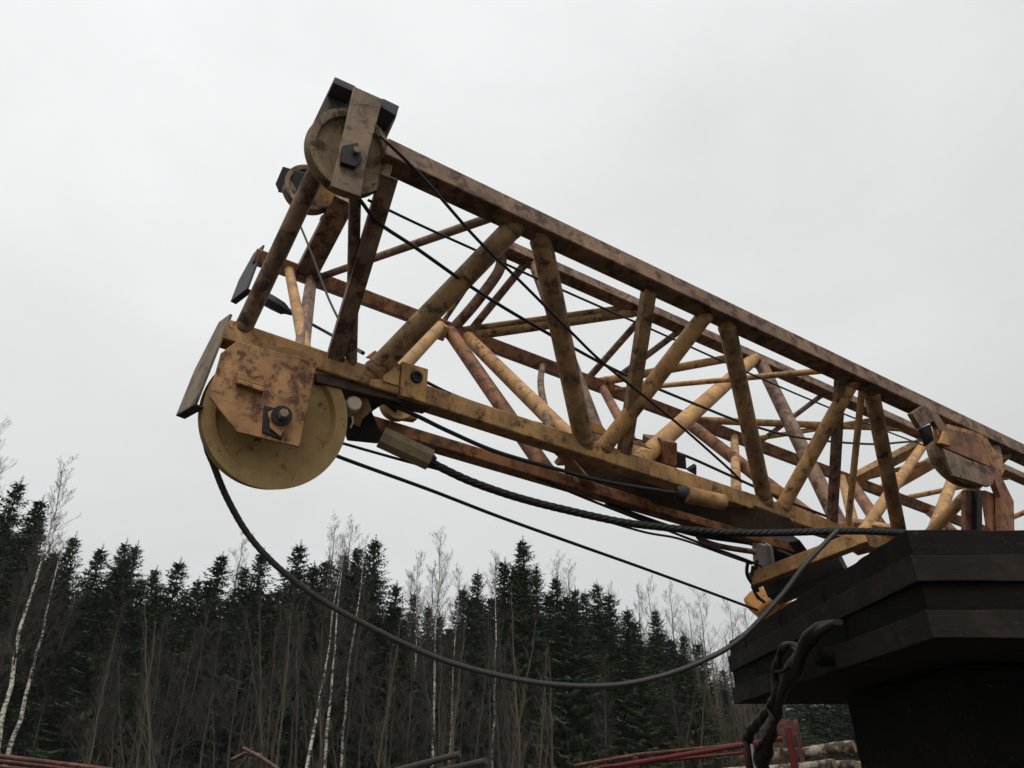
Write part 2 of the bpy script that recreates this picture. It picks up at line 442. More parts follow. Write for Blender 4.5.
# top sheave bracket: strap in front, dark cheeks behind it, cap
poly('A', [(335, 76.5), (356, 87), (346, 118), (326, 138), (314, 121)], -.02, .12, 'sheave_bracket', 'navy')
poly('A', [(382, 98), (399, 107), (396, 118), (386, 140), (374, 128)], -.02, .12, 'sheave_bracket', 'navy')
poly('A', [(335, 76.5), (356, 86), (354, 92), (333, 83)], .12, .14, 'cap_plate', 'navy')
poly('A', [(383, 98), (399.5, 106), (396, 116), (381, 107)], .17, .2, 'cap_plate', 'navy')
poly('A', [(354, 86), (383, 99), (369, 150), (361, 197), (331, 186), (342, 140)], .2, .035, 'strap', 'strap')
poly('A', [(354, 89), (381, 102), (369, 150), (361, 190), (334, 180), (342, 140)], -.12, .03, 'strap', 'brown')
poly('A', [(343, 145), (358, 142), (363, 158), (356, 167), (341, 162)], .24, .04, 'bolt_plate', 'dark')
bc2 = face('A', 357, 149, .27)
MB().lathe(bc2, WN, [(.026, -.0), (.001, -.0), (.001, .05), (.026, .05)], 6).build('nut', 'olive', boom)
# far top sheave bracket
def polyd(pts, dep, th, name, mat, bevel=.006):
    return MB().prism([at(x, y, dep) for x, y in pts], W_ * th).build(name, mat, boom, bevel)
df = depth(FT)
polyd([(283, 166.5), (306, 173), (331, 186), (333, 196), (318, 196), (300, 190), (278, 190), (275.5, 184)], df - .1, .05, 'sheave_bracket', 'navy')
polyd([(316, 183), (336, 190), (331, 206), (310, 199)], df - .17, .04, 'strap', 'tan')
polyd([(283, 166.5), (306, 173), (331, 186), (333, 196), (300, 198), (278, 192)], df + .06, .05, 'sheave_bracket', 'navy')
polyd([(322, 215), (325, 216), (321, 222), (319.5, 220)], df - .05, .05, 'lug', 'tan')
# far chord's lug at its tip
# bracket block on the low near chord, with a bored dark pin
blk = poly('D', [(402, 361), (428.5, 369), (426, 403), (400, 395)], .13, .2, 'bracket_block', 'tan')
bp = face('D', 416.5, 377, .135)
MB().lathe(bp, WN, [(.055, -.01), (.05, -.02), (.03, -.02), (.025, .0), (.001, .0), (.001, .03), (.055, .03)], 14).build('bore', 'dark', blk)
poly('D', [(384, 359), (401, 364), (399, 386), (383, 381)], .115, .05, 'bracket_block', 'tan')
kb = at(437, 330, depth(L('C', 440, 330)) - .12)
MB().box(kb, (D_, H_, W_), (.11, .1, .09)).build('node_block', 'tan', boom, .015)
poly('D', [(316, 366), (430, 399), (430, 409), (316, 382)], .06, .16, 'underside_dark_bar', 'grime_shade')  # added dark bar, coloured with the shade and dirt of the chord underside
# dark gear under the tip
def blob(pts, dep, th, name, mat, parent=boom, bevel=.01):
    return MB().prism([at(x, y, dep) for x, y in pts], W_ * th).build(name, mat, parent, bevel)
dD = depth(LX('D', 360))
ger = blob([(318, 371), (350, 381), (402, 399), (396, 414), (384, 404), (372, 412), (379, 428), (386, 438), (377, 444), (347, 441), (345, 425), (332, 392)], dD + .16, .12, 'gear_bracket', 'dark')
blob([(346, 392), (368, 398), (372, 411), (362, 420), (360, 428), (353, 424), (352, 412)], dD - .02, .05, 'rope_guide', 'tan', ger)
pp = at(352.5, 405, dD - .06)
MB().lathe(pp, WN, [(.062, -.05), (.052, -.06), (.001, -.06), (.001, .15), (.062, .15)], 24).build('pin', 'pale', ger)
MB().tube([at(352, 416, dD - .1), at(353, 422, dD - .1), at(350.5, 428, dD - .1)], .008, 8).build('cotter', 'pale', ger)
poly('E', [(402, 410), (418, 414), (417, 420), (403, 418)], -.02, .1, 'lug', 'tan')
# boxes behind the low chord
blob([(652, 440), (677, 443), (677, 470), (650, 464)], depth(LX('D', 665)) + .3, .2, 'gearbox', 'brown')
blob([(662, 440), (677.5, 443), (677.5, 466), (663, 464)], depth(LX('D', 665)) + .18, .1, 'gearbox', 'rusty')
blob([(677, 452), (686, 456), (687, 470), (677, 468)], depth(LX('D', 680)) + .2, .1, 'gearbox', 'dark')
blob([(688, 471), (697, 465), (697, 476)], depth(LX('D', 690)) + .15, .06, 'gusset', 'dark')
blob([(567, 453), (580, 456), (566, 466), (557, 466)], depth(LX('E', 570)) + .05, .1, 'gusset', 'rusty')
blob([(566, 441), (640, 466), (720, 494), (790, 518), (800, 531), (760, 534), (690, 514), (620, 494), (566, 478)], depth(LX('D', 650)) + .45, .05, 'underside_dark_plate', 'grime_shade')  # added dark sheet; its colour carries the low chord's underside shade and dirt
# gussets where lacing meets the low near chord
for pts in ([(366, 357), (388, 363), (384, 356), (375, 350)], [(582, 428), (612, 438), (603, 426), (590, 420)], [(628, 442), (652, 449), (640, 440)], [(764, 490), (790, 499), (780, 486), (770, 484)]):
    poly('D', pts, .03, .025, 'gusset', 'tan')
# mid-boom sheave and its guard on the high near chord
cg = face('A', 964, 452, -.16); ax2 = (WN + D_ * .45).normalized()
msh = sheave(cg, 36 / F * depth(cg), .13, 'sheave_dull', axis=ax2)
poly('A', [(948, 424), (985, 434), (1006, 468), (1001, 478), (985, 470), (946, 446)], .1, .05, 'bracket_cheek', 'plate')
gd = poly('A', [(937, 425), (981, 436), (986, 446), (997, 464), (996, 469), (944, 447.5), (939, 443)], .16, .05, 'sheave_guard', 'rusty')
poly('A', [(912, 413), (924, 405), (938, 414), (952, 434), (944, 437), (934, 421), (921, 428)], .17, .06, 'clamp_plate', 'brown', gd)
poly('A', [(944, 431), (954, 434), (951, 446), (940, 443)], .21, .03, 'clamp_plate', 'tan', gd)
poly('A', [(943, 448), (972, 461), (980, 472), (988, 487), (974, 482), (953, 476)], .19, .03, 'guard_plate', 'strap', gd)
poly('A', [(973, 461), (996, 469), (993, 485), (988, 487)], .17, .03, 'guard_plate', 'brown', gd)
poly('A', [(922, 428), (931, 424), (934, 440), (928, 445)], .0, .05, 'guard_plate', 'dark', gd)
poly('A', [(989, 466), (997, 467), (1014, 501), (1015, 540), (1002, 540), (1001, 497)], .14, .07, 'strap', 'rusty')
poly('A', [(985, 490), (1000, 496), (1004, 540), (993, 540)], .05, .06, 'strap', 'rusty')
poly('A', [(966, 490), (975.5, 490), (975.5, 540), (966, 540)], -.25, .06, 'post', 'rusty')
poly('A', [(977, 490), (982.5, 490), (982.5, 540), (977, 540)], -.2, .1, 'post', 'dark')
# cross beam that carries the boom, plates under it
b0, b1 = at(752, 581, 8.0), at(866, 537, 7.55)
bu = (b1 - b0).normalized(); bh = (V((0, 0, 1)) - bu * bu.z).normalized(); bv = bu.cross(bh)
cbm = MB().beam(b0, b1, bh, bv, .075, .09).build('cross_beam', 'tan', boom, .012)
MB().beam(b1 + bu * .001, b1 + bu * .003, bh, bv, .057, .07).build('open_end_shade', 'dark', cbm)  # dark sheet on the solid beam end, painted as the shade of a hollow
MB().beam(at(768, 588, 8.3), at(842, 560, 8.05), bh, bv, .16, .25).build('saddle', 'dark', boom, .01)
blob([(754, 542), (772, 547), (774, 564), (756, 571)], 8.15, .05, 'grey_plate', 'grey')
blob([(770, 546), (773, 547), (775.5, 563), (772, 564)], 8.1, .1, 'grey_plate', 'grey')
blob([(772, 545), (800, 540), (812, 556), (776, 566)], 8.4, .2, 'saddle', 'dark')
blob([(806, 582), (834, 570), (838, 585), (815, 592)], 8.3, .2, 'saddle', 'dark')
blob([(855, 522), (905, 530), (885, 549), (858, 556), (846, 541)], 8.7, .15, 'foot_bracket', 'tan')
MB().tube(spline([at(691, 519, 7.9), at(697, 534, 7.9), at(704, 541, 7.9), at(724, 547, 8.0), at(755, 552, 8.1)], 6), .032, 12).build('conduit', 'brown', boom)
MB().tube([at(684, 494, 6.85), at(722, 502, 7.15)], [.083, .08], 20).build('sleeve', 'tan', boom)
MB().tube([at(676, 492.5, 6.85), at(684.5, 494.3, 6.85)], [.06, .086], 20).build('sleeve_neck', 'dark', boom)
for q in ((748, 560, 7.9), (753, 566, 7.95), (757, 560, 8.0)):
    MB().tube(spline([at(q[0], q[1], q[2]), at(q[0] - 1, q[1] + 14, q[2]), at(q[0] + 5, q[1] + 25, q[2] + .05)], 5), .02, 8).build('shackle', 'dark', boom)
MB().tube(spline([at(752, 586, 7.9), at(757, 596, 7.9), at(764, 602, 8.0)], 5), .018, 8).build('shackle', 'dark', boom)
blob([(762, 622), (757, 612), (764, 604), (776, 598), (800, 606), (780, 626)], 8.9, .3, 'foot_casting', 'orange', bevel=.03)

# ------------------------------------------------------------------ ropes
def rope(pts, wpx, name, label, mat='rope', lobes=0, group=None, cat='wire rope', per=12, extra=None):
    P = [p if isinstance(p, V) else at(*p) for p in pts]
    if len(P) > 2: P = spline(P, per)
    r = rpx(wpx, P[len(P) // 2])
    if lobes:                                   # resample finely for the lay
        Q = [P[0]]
        for a, b in zip(P, P[1:]):
            n = max(1, int((b - a).length / .014))
            for i in range(1, n + 1): Q.append(a.lerp(b, i / n))
        mb = MB().tube(Q, r * 1.06, 24, True, 1, lobes, 2 * PI / (r * 13), .3)
    else: mb = MB().tube(P, r, 10)
    if extra:
        e = empty(name, P[0], label, cat, group); mb.build('strand', mat, e); extra(e, P); return e
    return top(mb, name, mat, P[0], label, cat, group, smooth=60)
dA = depth(AT)
def along(pts, d0, d1):
    n = len(pts) - 1; L_ = [0]
    for a, b in zip(pts, pts[1:]): L_.append(L_[-1] + math.hypot(b[0] - a[0], b[1] - a[1]))
    # depth linear in 1/z, as on a straight line in space
    return [(x, y, 1 / ((1 - l / L_[-1]) / d0 + l / L_[-1] / d1)) for (x, y), l in zip(pts, L_)]
GR = 'wire ropes strung along the boom'
rope([at(380, 136, dA + .2)] + along([(386, 141), (425, 180), (476, 238), (522, 283), (570, 331), (602, 362), (650, 401), (684, 429), (728, 468), (742, 482)], dA - .1, 7.35), 3, 'wire_rope',
     'dark rope running steeply from the top sheave across the lacing to the low chord', group=GR)
rope(along([(360, 200), (379, 223), (416, 248), (482, 294), (549, 334), (607, 366), (649, 385), (700, 406), (747, 424), (802, 438), (868, 444), (905, 442), (930, 440)], dA, 10.2), 3, 'wire_rope',
     'dark rope sagging from under the top sheave to the sheave midway along the high chord', group=GR)
rope(along([(368, 200), (420, 225), (484, 254), (560, 289), (653, 330), (724, 362), (792, 392), (871, 425), (925, 446)], dA + .1, 10.4), 2.2, 'wire_rope',
     'thin taut rope just under the high chords, the straightest inside the boom', group=GR)
rope(along([(298, 220), (311, 252), (328, 297), (346, 334)], depth(FT) - .1, 6.6), 2.2, 'wire_rope', 'short thin rope dropping steeply from the small far top sheave', group=GR)
def sock(e, P):
    t = (P[1] - P[0]).normalized()
    MB().tube([P[0] - t * .42, P[0] - t * .2, P[0] - t * .02, P[0] + t * .03, P[0] + t * .14], [.085, .085, .075, .05, .028], 6).build('socket', 'dark', e)
rope([at(284, 309, depth(LX('C', 290))), at(335, 337, depth(LX('C', 320)) - .6), at(363, 353, depth(LX('D', 363)) + .15)], 3.2, 'wire_rope', 'short rope with a tapered black socket below the far end plate', extra=sock, group=GR)
rope(along([(424, 381), (461, 398), (540, 424), (620, 436), (678, 453), (731, 476), (782, 499), (828, 517), (846, 526), (880, 538)], 6.55, 8.7), 3, 'wire_rope', 'dark rope lying along the upper edge of the low near chord', group=GR)
def sleeve(e, P):
    a, b = at(381, 437, depth(P[0]) - .05), at(430, 460, depth(P[0]) + .02)
    t = (b - a); n = 12
    MB().tube([a, a + t * .02, b - t * .02, b], [rpx(23, a)] * 4, 8).build('sleeve', 'olive', e)
    MB().tube([b - t * .02, b + t * .1], [rpx(17, b), rpx(10, b)], 14).build('sleeve_neck', 'dark', e)
rope(along([(428, 461), (465, 479), (500, 492), (530, 501), (562, 509), (616, 521), (660, 527), (716, 532), (767, 533), (850, 531), (905, 533)], 6.05, 7.3), 7.6, 'wire_rope',
     'thick dark twisted pendant rope with a stubby brown sleeve, slung under the boom', lobes=6, extra=sleeve, group=GR)
rope(along([(322, 448), (342, 458), (430, 490), (500, 517), (578, 545), (640, 567), (714, 594), (757, 610)], depth(c) + .3, 8.6), 3.3, 'wire_rope', 'lowest taut rope, leaving the big sheave clear of the boom against the sky', group=GR)
rope(along([(325, 438), (345, 444), (409, 462), (444, 471), (500, 490), (560, 507), (640, 531), (680, 539), (729, 556), (752, 564)], depth(c) + .3, 8.0), 2.6, 'wire_rope', 'thin rope running just below the thick pendant rope', group=GR)
rope(along([(528, 474), (590, 500), (654, 525), (700, 543), (749, 561), (784, 577), (830, 590)], 6.9, 8.3), 2.6, 'wire_rope', 'thin rope slanting from the lower beam past the bent conduit', group=GR)
rope(along([(340, 380), (372, 396), (415, 415), (448, 431), (497, 452), (560, 470), (607, 482), (680, 494)], 5.75, 6.85), 4.4, 'hydraulic_hose', 'black hose under the low near chord, ending at an ochre sleeve', 'dark', cat='hose')
rope([LX('E', 610) - H_ * .1, LX('E', 690) - H_ * .13 - W_ * .05, LX('E', 760) - H_ * .05, at(800, 560, 8.2)], 5, 'hydraulic_hose', 'black hose on the underside of the lower beam, beside the bent conduit', 'dark', cat='hose')
# rope that leaves the big sheave and droops to the slabs
wrap = []
for i in range(9):
    a = math.radians(150 - 0 - (i - 8) * -14)
bigc = c
DS_ = (D_ - SAX * D_.dot(SAX)).normalized(); HS_ = SAX.cross(DS_); HS_ = HS_ if HS_.z > 0 else -HS_
def around(deg): t = math.radians(deg); return bigc + (DS_ * math.cos(t) + HS_ * math.sin(t)) * (Rb * .93)
W1 = [around(a) for a in (95, 115, 135, 155, 175)]
d0 = depth(W1[-1])
sag = along([(206, 440), (214, 466), (228, 500), (250, 537), (280, 569), (320, 599), (370, 627), (430, 655), (480, 671), (540, 683), (600, 686), (650, 679), (700, 662), (740, 639), (780, 597), (803, 567), (828, 540), (838, 530)], d0, 6.9)
rope(W1 + sag, 5.9, 'wire_rope', 'heavy grey cable drooping in a long curve from big sheave to slabs', 'rope_grey', lobes=6)

# ------------------------------------------------------------------ dark slabs and what carries them
XL, YF, YB, XR = 2.5, 4.4, 8.65, 7.2
Zb, th = CAMZ + .715, .1675
AX = (V((1, 0, 0)), V((0, 1, 0)), V((0, 0, 1)))
lab = ['lowest of the four dark slabs, with a dusty chipped lower edge', 'second dark slab from below, set back under the ledge above it', 'third dark slab from below, a pale dusty ledge along its top', 'topmost dark slab, right under the lattice boom']
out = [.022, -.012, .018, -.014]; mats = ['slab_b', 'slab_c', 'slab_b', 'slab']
for i in range(4):
    z = Zb + th * (i + .5); o = out[i]
    x0, y0, y1 = XL - o, YF - o, YB + o * .5
    mb = MB(); cut = .0
    # ragged timber-like slab: outline subdivided and jittered
    n = 60; vs = []
    for s_, zz in ((-1, -th / 2 + .002), (1, th / 2 - .002)):
        ring = []
        for k in range(n + 1): ring.append((x0, y1 + (y0 - y1) * k / n))
        for k in range(1, n + 1): ring.append((x0 + (XR - x0) * k / n, y0))
        ring += [(XR, y1)]
        for a, b in ring:
            j = noise.noise(V((a * 3, b * 3, i * 7.3 + s_))) * .014 + (.008 if noise.noise(V((a * 7 + 3, b * 7, i * 5.1 + s_ * 2))) > .38 else 0) + noise.noise(V((a * 19, b * 19, i + s_))) * .006
            mb.v.append(V((a + j, b + j, z + zz + noise.noise(V((a * 2.1 + 9, b * 2.1, i + s_ * 3))) * .006)))
    m_ = len(mb.v) // 2
    mb.f.append(tuple(range(m_))); mb.f.append(tuple(m_ + k for k in reversed(range(m_))))
    for k in range(m_): mb.f.append((k, (k + 1) % m_, m_ + (k + 1) % m_, m_ + k))
    e = empty('steel_slab', V((XL, YF, Zb + th * i)), lab[i], 'slab', 'dark slabs stacked under the boom')
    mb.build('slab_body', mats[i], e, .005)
    if i in (1, 3):
        for y in (5.45, 6.5, 7.65):
            MB().box(V((x0 - .002, y + i * .13, z)), AX, (.006, .008, th * .47)).build('joint_cover', 'slab_c', e, .003)
# stub lugs on the lowest slab
carr = empty('slab_pedestal', V((4.6, 6.2, 0)), 'black pedestal standing under the stack of dark slabs', 'pedestal')
MB().box(V((5.1, 6.3, Zb / 2 - .01)), AX, (1.95, 1.0, Zb / 2 - .012)).build('column', 'slab_c', carr, .03)
MB().box(V((3.7, 5.27, 1.45)), AX, (.5, .05, .1)).build('rib', 'slab_c', carr, .01)
MB().tube(spline([V((3.35, 4.9, 2.25)), V((3.55, 4.75, 2.1)), V((3.8, 4.7, 2.12)), V((4.2, 4.8, 2.2))], 8), .03, 10).build('hose', 'slab_b', carr)

# sling hung over the slab edge
def pX(x, y, X):            # point seen at (x,y) on the vertical plane at lateral X
    r = ray(x, y); return EYE + r * (X / r.x)
sl = empty('lifting_sling', pX(760, 768, 2.35), 'dark brown twisted sling hanging over the side of the slabs', 'sling')
def xs(l, X): return [pX(x, y, X) for x, y in l]
rp = lambda w, p: rpx(w, p)
P = spline(xs([(838, 622), (829, 625), (815, 632), (803, 650), (793, 670), (785, 688), (779, 700), (772, 714)], 2.36), 6)
def prof(i, n, ws):
    t = i / (n - 1) * (len(ws) - 1); k = min(int(t), len(ws) - 2); return ws[k] + (ws[k + 1] - ws[k]) * (t - k)
def strand(P, ws, name, lobes=3, lay=9, mat='sling', dp=.35):
    rs = [rpx(prof(i, len(P), ws), P[i]) * (1 + .16 * noise.noise(P[i] * 11)) for i in range(len(P))]
    MB().tube(P, rs, 20, True, .8, lobes, lay, dp).build(name, mat, sl)
strand(P, [10, 14, 16, 18, 18, 15, 12, 8], 'wrapped_loop', 2, 5, dp=.42)
strand(spline(xs([(800, 655), (795, 646), (786, 645), (780, 656), (775, 676), (776, 694), (768, 710), (756, 725), (748, 738), (750, 752), (752, 785)], 2.33), 8), [7, 10, 10, 9, 10, 11, 10, 12, 12, 10, 8], 'twisted_strand', 2, 14, dp=.5)
strand(spline(xs([(786, 680), (781, 696), (777, 712), (772, 728), (768, 745), (764, 760), (762, 790)], 2.38), 8), [10, 11, 13, 12, 15, 17, 14], 'twisted_strand', 2, 12, dp=.5)
strand(spline(xs([(768, 708), (773, 722), (766, 738), (757, 752), (760, 788)], 2.31), 8), [5, 7, 8, 8, 7], 'twisted_strand', 2, 22, dp=.5)
strand(spline(xs([(776, 672), (783, 671), (790, 666)], 2.29), 6), [4, 4, 3], 'tie', 0, 0, 'slab_b')
strand(spline(xs([(752, 744), (754, 757), (756, 771)], 2.29), 6), [4, 5, 4], 'tie', 0, 0, 'grey')
MB().lathe(pX(827, 657, 2.44), V((1, 0, 0)), [(.07, -.08), (.05, -.1), (.001, -.1), (.001, .06), (.07, .06)], 16).build('anchor_pin', 'slab_c', sl)

# ------------------------------------------------------------------ logs, red frame, pipes, scrap in the yard
def log(p, q, r0, r1, label, group='birch logs in the pile'):
    n = 14; pts = []; rs = []
    for i in range(n + 1):
        t = i / n; b = p.lerp(q, t) + V((noise.noise(p * 3 + V((t * 3, 0, 0))), 0, noise.noise(p * 5 + V((0, t * 3, 0))))) * .04
        pts.append(b); rs.append((r0 + (r1 - r0) * t) * (1 + .06 * noise.noise(b * 4)))
    e = empty('birch_log', p, label, 'log', group)
    MB().tube(pts, rs, 14, False).build('bark', 'log', e)
    for pp_, rr, s in ((pts[0], rs[0], 1), (pts[-1], rs[-1], -1)):
        t = (q - p).normalized() * s; MB().tube([pp_ + t * .002, pp_ - t * .004], rr * .97, 14).build('cut_end', 'logend', e)
YL = 13.0
lp, lq = atY(664, 774, YL + .5), atY(852, 757, YL - 1.6)
ld = (lq - lp).normalized(); up = V((0, 0, 1)); ls = ld.cross(up).normalized()
if ls.y > 0: ls = -ls                                   # towards the viewer
logl = ['whitish log on the pile, topmost, its end behind the slab pedestal', 'pale log in the top row beside the red post', 'slim log lying across the back of the pile', 'long whitish log at the front of the pile under the red rail', 'mottled log second from the front of the pile', 'grey log in the lower front row']
rows = []
for k in range(9):
    for j in range(5 + k % 2):
        rows.append((k, j))
for k, j in rows:
    r = .085 + .035 * rnd.random(); dz_ = -.2 * k - .1; dy = .26 * (j - 1) + (.13 if k % 2 else 0)
    s0 = rnd.uniform(-.25, .25)
    p0 = lp + ld * s0 - ls * dy + up * dz_; p1 = lq + ld * s0 - ls * dy + up * (dz_ + rnd.uniform(-.03, .03))
    if p0.z < .15: continue
    if k == 0: l_ = logl[j % 6]
    else: l_ = 'birch log inside the pile below its top row'
    log(p0, p1, r, r * .85, l_)
log(lp + ld * 1.4 + up * .12 - ls * .1, lq + up * .13 - ls * .2, .1, .08, 'short log lying loose on top of the pile')
fr = empty('log_rack', V((lp.x, lp.y, 0)), 'red steel rack with sloping rails holding the birch logs', 'rack')
def tubeg(a, b, wpx, name, mat, par=fr, n=10): MB().tube([a, b], rpx(wpx, (a + b) / 2), n).build(name, mat, par)
yr = YL - 1.2
R0, R1 = atY(628, 764, yr + .8), atY(783, 738.5, yr - .5)
tubeg(R0 - (R1 - R0) * .25, R1, 4.6, 'rail', 'red')
tubeg(atY(574, 766, yr + 1.6), atY(636, 755, yr + 1.0), 3.4, 'rail', 'pipe'); tubeg(atY(634, 755, yr + 1.0), atY(760, 742.5, yr), 3.4, 'rail', 'pipe')
tubeg(atY(600, 767, yr + 1), atY(752, 752, yr), 3, 'rail', 'red')
def post(x, y, Y, w, mat='red', lean=0):
    t = atY(x, y, Y); MB().box(V((t.x + lean, t.y, t.z / 2)), AX, (rpx(w, t), rpx(w, t), t.z / 2)).build('post', mat, fr, .008)
post(635.5, 756, yr + .95, 5); post(745.5, 745, yr - .05, 5); post(788, 727, yr - .55, 6)
pn = [atY(776, 719, yr + .2), atY(796, 721, yr + .1), atY(796, 737, yr + .1), atY(776, 735, yr + .2)]
MB().prism(pn, V((0, .04, 0))).build('panel', 'pipe', fr, .005)
post(795, 720, yr + .12, 4, 'pipe'); post(776.5, 719, yr + .22, 3, 'pipe')
# red pipes lying at the foot of the forest on the far left
GP = 'long rusty red pipes on trestles'
for i, (y0, y1, lab_) in enumerate(((757, 770, 'upper rusty red pipe of the stack by the big leaning birch'), (763, 774, 'middle rusty red pipe of the stack by the big leaning birch'), (769, 779, 'lowest rusty red pipe of the stack by the big leaning birch'))):
    a, b = atY(-60, y0 - 8, 11.5 + .12 * i), atY(112, y1, 13.0 + .12 * i)
    top(MB().tube([a, b], .034, 14), 'steel_pipe', 'pipe', a, lab_, 'pipe', GP)
tr = empty('pipe_trestle', V((-6.6, 12.3, 0)), 'low red trestle under the rusty pipes by the birch', 'trestle')
for x in (-40, 80):
    t = atY(x, 768, 12.2 + (x + 40) / 120 * .7)
    MB().box(V((t.x, t.y + .15, t.z / 2 - .02)), AX, (.05, .25, t.z / 2 - .03)).build('post', 'pipe', tr, .01)
def scrap(pts, Y, w, mat, label, name='scrap_beam'):
    P_ = [atY(x, y, Y) for x, y in pts]
    u = (P_[-1] - P_[0]).normalized()
    mb = MB().tube(P_, rpx(w, P_[0]), 8, True, .6)
    top(mb, name, mat, P_[0], label, 'scrap', 'rusty scrap beams at the forest foot', .004)
scrap([(243, 748), (262, 758), (282, 772)], 14, 6, 'scrap', 'rusty scrap beam poking up by the bright birch, slanting down')
scrap([(232, 760), (246, 753), (262, 756)], 14.3, 7, 'scrap', 'blunt rusty scrap beam by the bright birch, lying crosswise')
scrap([(236, 772), (247, 757), (252, 748)], 14.5, 5, 'scrap', 'short rusty scrap beam by the bright birch, standing nearly upright')
for (a, b, l_) in (((395, 771), (460, 754), 'longer grey steel pipe rising from the scrap near the mid birches'), ((436, 772), (486, 761), 'shorter grey steel pipe behind the longer one in the scrap')):
    p, q = atY(*a, 13.5), atY(*b, 12.9)
    top(MB().tube([p, q], .05, 14), 'steel_pipe', 'bark', p, l_, 'pipe', 'grey pipes in the scrap')

# ------------------------------------------------------------------ trees
def spruce_mesh(seed, H, R, base=.10, dens=1.0):
    g = random.Random(seed); mb = MB()
    z = H * base; 
    while z < H * .985:
        t = z / H; rad = R * (1 - t) ** .92 * g.uniform(.8, 1.12) + .08
        nb = max(4, int((6 + 7 * (1 - t)) * dens)); a0 = g.uniform(0, 6.28)
        for k in range(nb):
            a = a0 + 6.283 * k / nb + g.uniform(-.3, .3); rr = rad * g.choice((g.uniform(.35, .8), g.uniform(.8, 1.1), g.uniform(.95, 1.35)))
            ca, sa = math.cos(a), math.sin(a); droop = g.uniform(.18, .42) * (1.15 - t); lift = .25 * (1 - t) + .05
            z0 = z + g.uniform(-.12, .12); n = max(3, int(rr / .15))
            if t > .9: droop = -.35
            for i in range(1, n + 1):
                s = i / n; q = rr * s
                px_, py_, pz_ = ca * q, sa * q, z0 - droop * q + lift * q * s * s
                ln = (.16 + .34 * (1 - s) * min(1, rr / 1.2)) * g.uniform(.7, 1.3)
                for sd in (-1, 1):
                    b = len(mb.v); ang = a + sd * g.uniform(.5, 1.15)
                    ex, ey = px_ + math.cos(ang) * ln, py_ + math.sin(ang) * ln; ez = pz_ - ln * g.uniform(.05, .75)
                    wd = .05 + .035 * g.random()
                    ox, oy = -math.sin(ang) * wd, math.cos(ang) * wd; mz = (pz_ + ez) / 2 + .02
                    mx, my = (px_ + ex) / 2, (py_ + ey) / 2
                    mb.v += [V((px_, py_, pz_)), V((mx + ox, my + oy, mz)), V((ex, ey, ez)), V((mx - ox, my - oy, mz - .03))]
                    mb.f.append((b, b + 1, b + 2, b + 3))
                if g.random() < .65:                         # hanging twig
                    b = len(mb.v); hl = g.uniform(.12, .38)
                    mb.v += [V((px_ - sa * .05, py_ + ca * .05, pz_)), V((px_ + sa * .05, py_ - ca * .05, pz_)), V((px_ + g.uniform(-.06, .06), py_ + g.uniform(-.06, .06), pz_ - hl))]
                    mb.f.append((b, b + 1, b + 2))
            b = len(mb.v); wd = .05                          # shoot tip
            x1, y1 = ca * rr, sa * rr; z1 = z0 - droop * rr + lift * rr
            mb.v += [V((x1 - sa * wd, y1 + ca * wd, z1)), V((x1 + sa * wd, y1 - ca * wd, z1)), V((x1 + ca * .3, y1 + sa * .3, z1 + g.uniform(-.02, .16)))]
            mb.f.append((b, b + 1, b + 2))
        z += g.uniform(.17, .29) * (1.1 - .45 * t)
    for k in range(14):                                       # leader
        b = len(mb.v); a = k * 2.4; zz = H * .975 + k * .045; w = .16 * (1 - k / 15) + .03
        mb.v += [V((0, 0, zz)), V((math.cos(a) * w, math.sin(a) * w, zz + .14)), V((.02, .01, zz + .07))]; mb.f.append((b, b + 1, b + 2))
    return mb
def bare_mesh(seed, H, spread, n1, start=.3, up_=.85, fine=3):
    g = random.Random(seed); tr_, cr = MB(), MB(); r0 = H * .0068
    pts = []; dx = dy = 0
    for i in range(15):
        t = i / 14; dx += g.uniform(-1, 1) * H * .006; dy += g.uniform(-1, 1) * H * .006
        pts.append(V((dx, dy, H * t)))
    tr_.tube(pts, [r0 * (1 - .93 * i / 14) + .006 for i in range(15)], 8)
    def br(p, d, ln, r, lvl):
        k = 4; P_ = [p]; dd = d.copy()
        for i in range(k):
            dd = (dd + V((g.uniform(-.2, .2), g.uniform(-.2, .2), g.uniform(-.05, .22)))).normalized(); P_.append(P_[-1] + dd * ln / k)
        cr.tube(P_, [max(.0028, r * (1 - .8 * i / k)) for i in range(k + 1)], 3, False)
        if lvl >= fine: return
        nb = (8, 6, 4)[lvl - 1]
        for j in range(nb):
            t = g.uniform(.2, 1); q = P_[min(k - 1, int(t * k))].lerp(P_[min(k, int(t * k) + 1)], (t * k) % 1)
            sd = V((g.uniform(-1, 1), g.uniform(-1, 1), g.uniform(-.2, .9))).normalized()
            br(q, (dd * .8 + sd * .75).normalized(), ln * g.uniform(.3, .6) * (1.1 - t * .4), r * .5, lvl + 1)
    for i in range(n1):
        t = start + (1 - start) * (i + g.random()) / n1; q = t * 14; k = min(13, int(q)); p = pts[k].lerp(pts[k + 1], q - k)
        a = g.uniform(0, 6.28); d = V((math.cos(a), math.sin(a), up_ * g.uniform(.8, 1.5))).normalized()
        br(p, d, spread * (1.15 - t) * g.uniform(.6, 1.2) + .3, r0 * .42 * (1.1 - t), 1)
    return tr_, cr
def tree_proto(name, mb_t, mb_c, mt, mc, cname='crown'):
    e = empty(name, (0, 0, 0), 'x x x x', 'tree'); mb_t.build('trunk', mt, e, 0, 60); mb_c.build(cname, mc, e, 0, 0); return e
used = set()
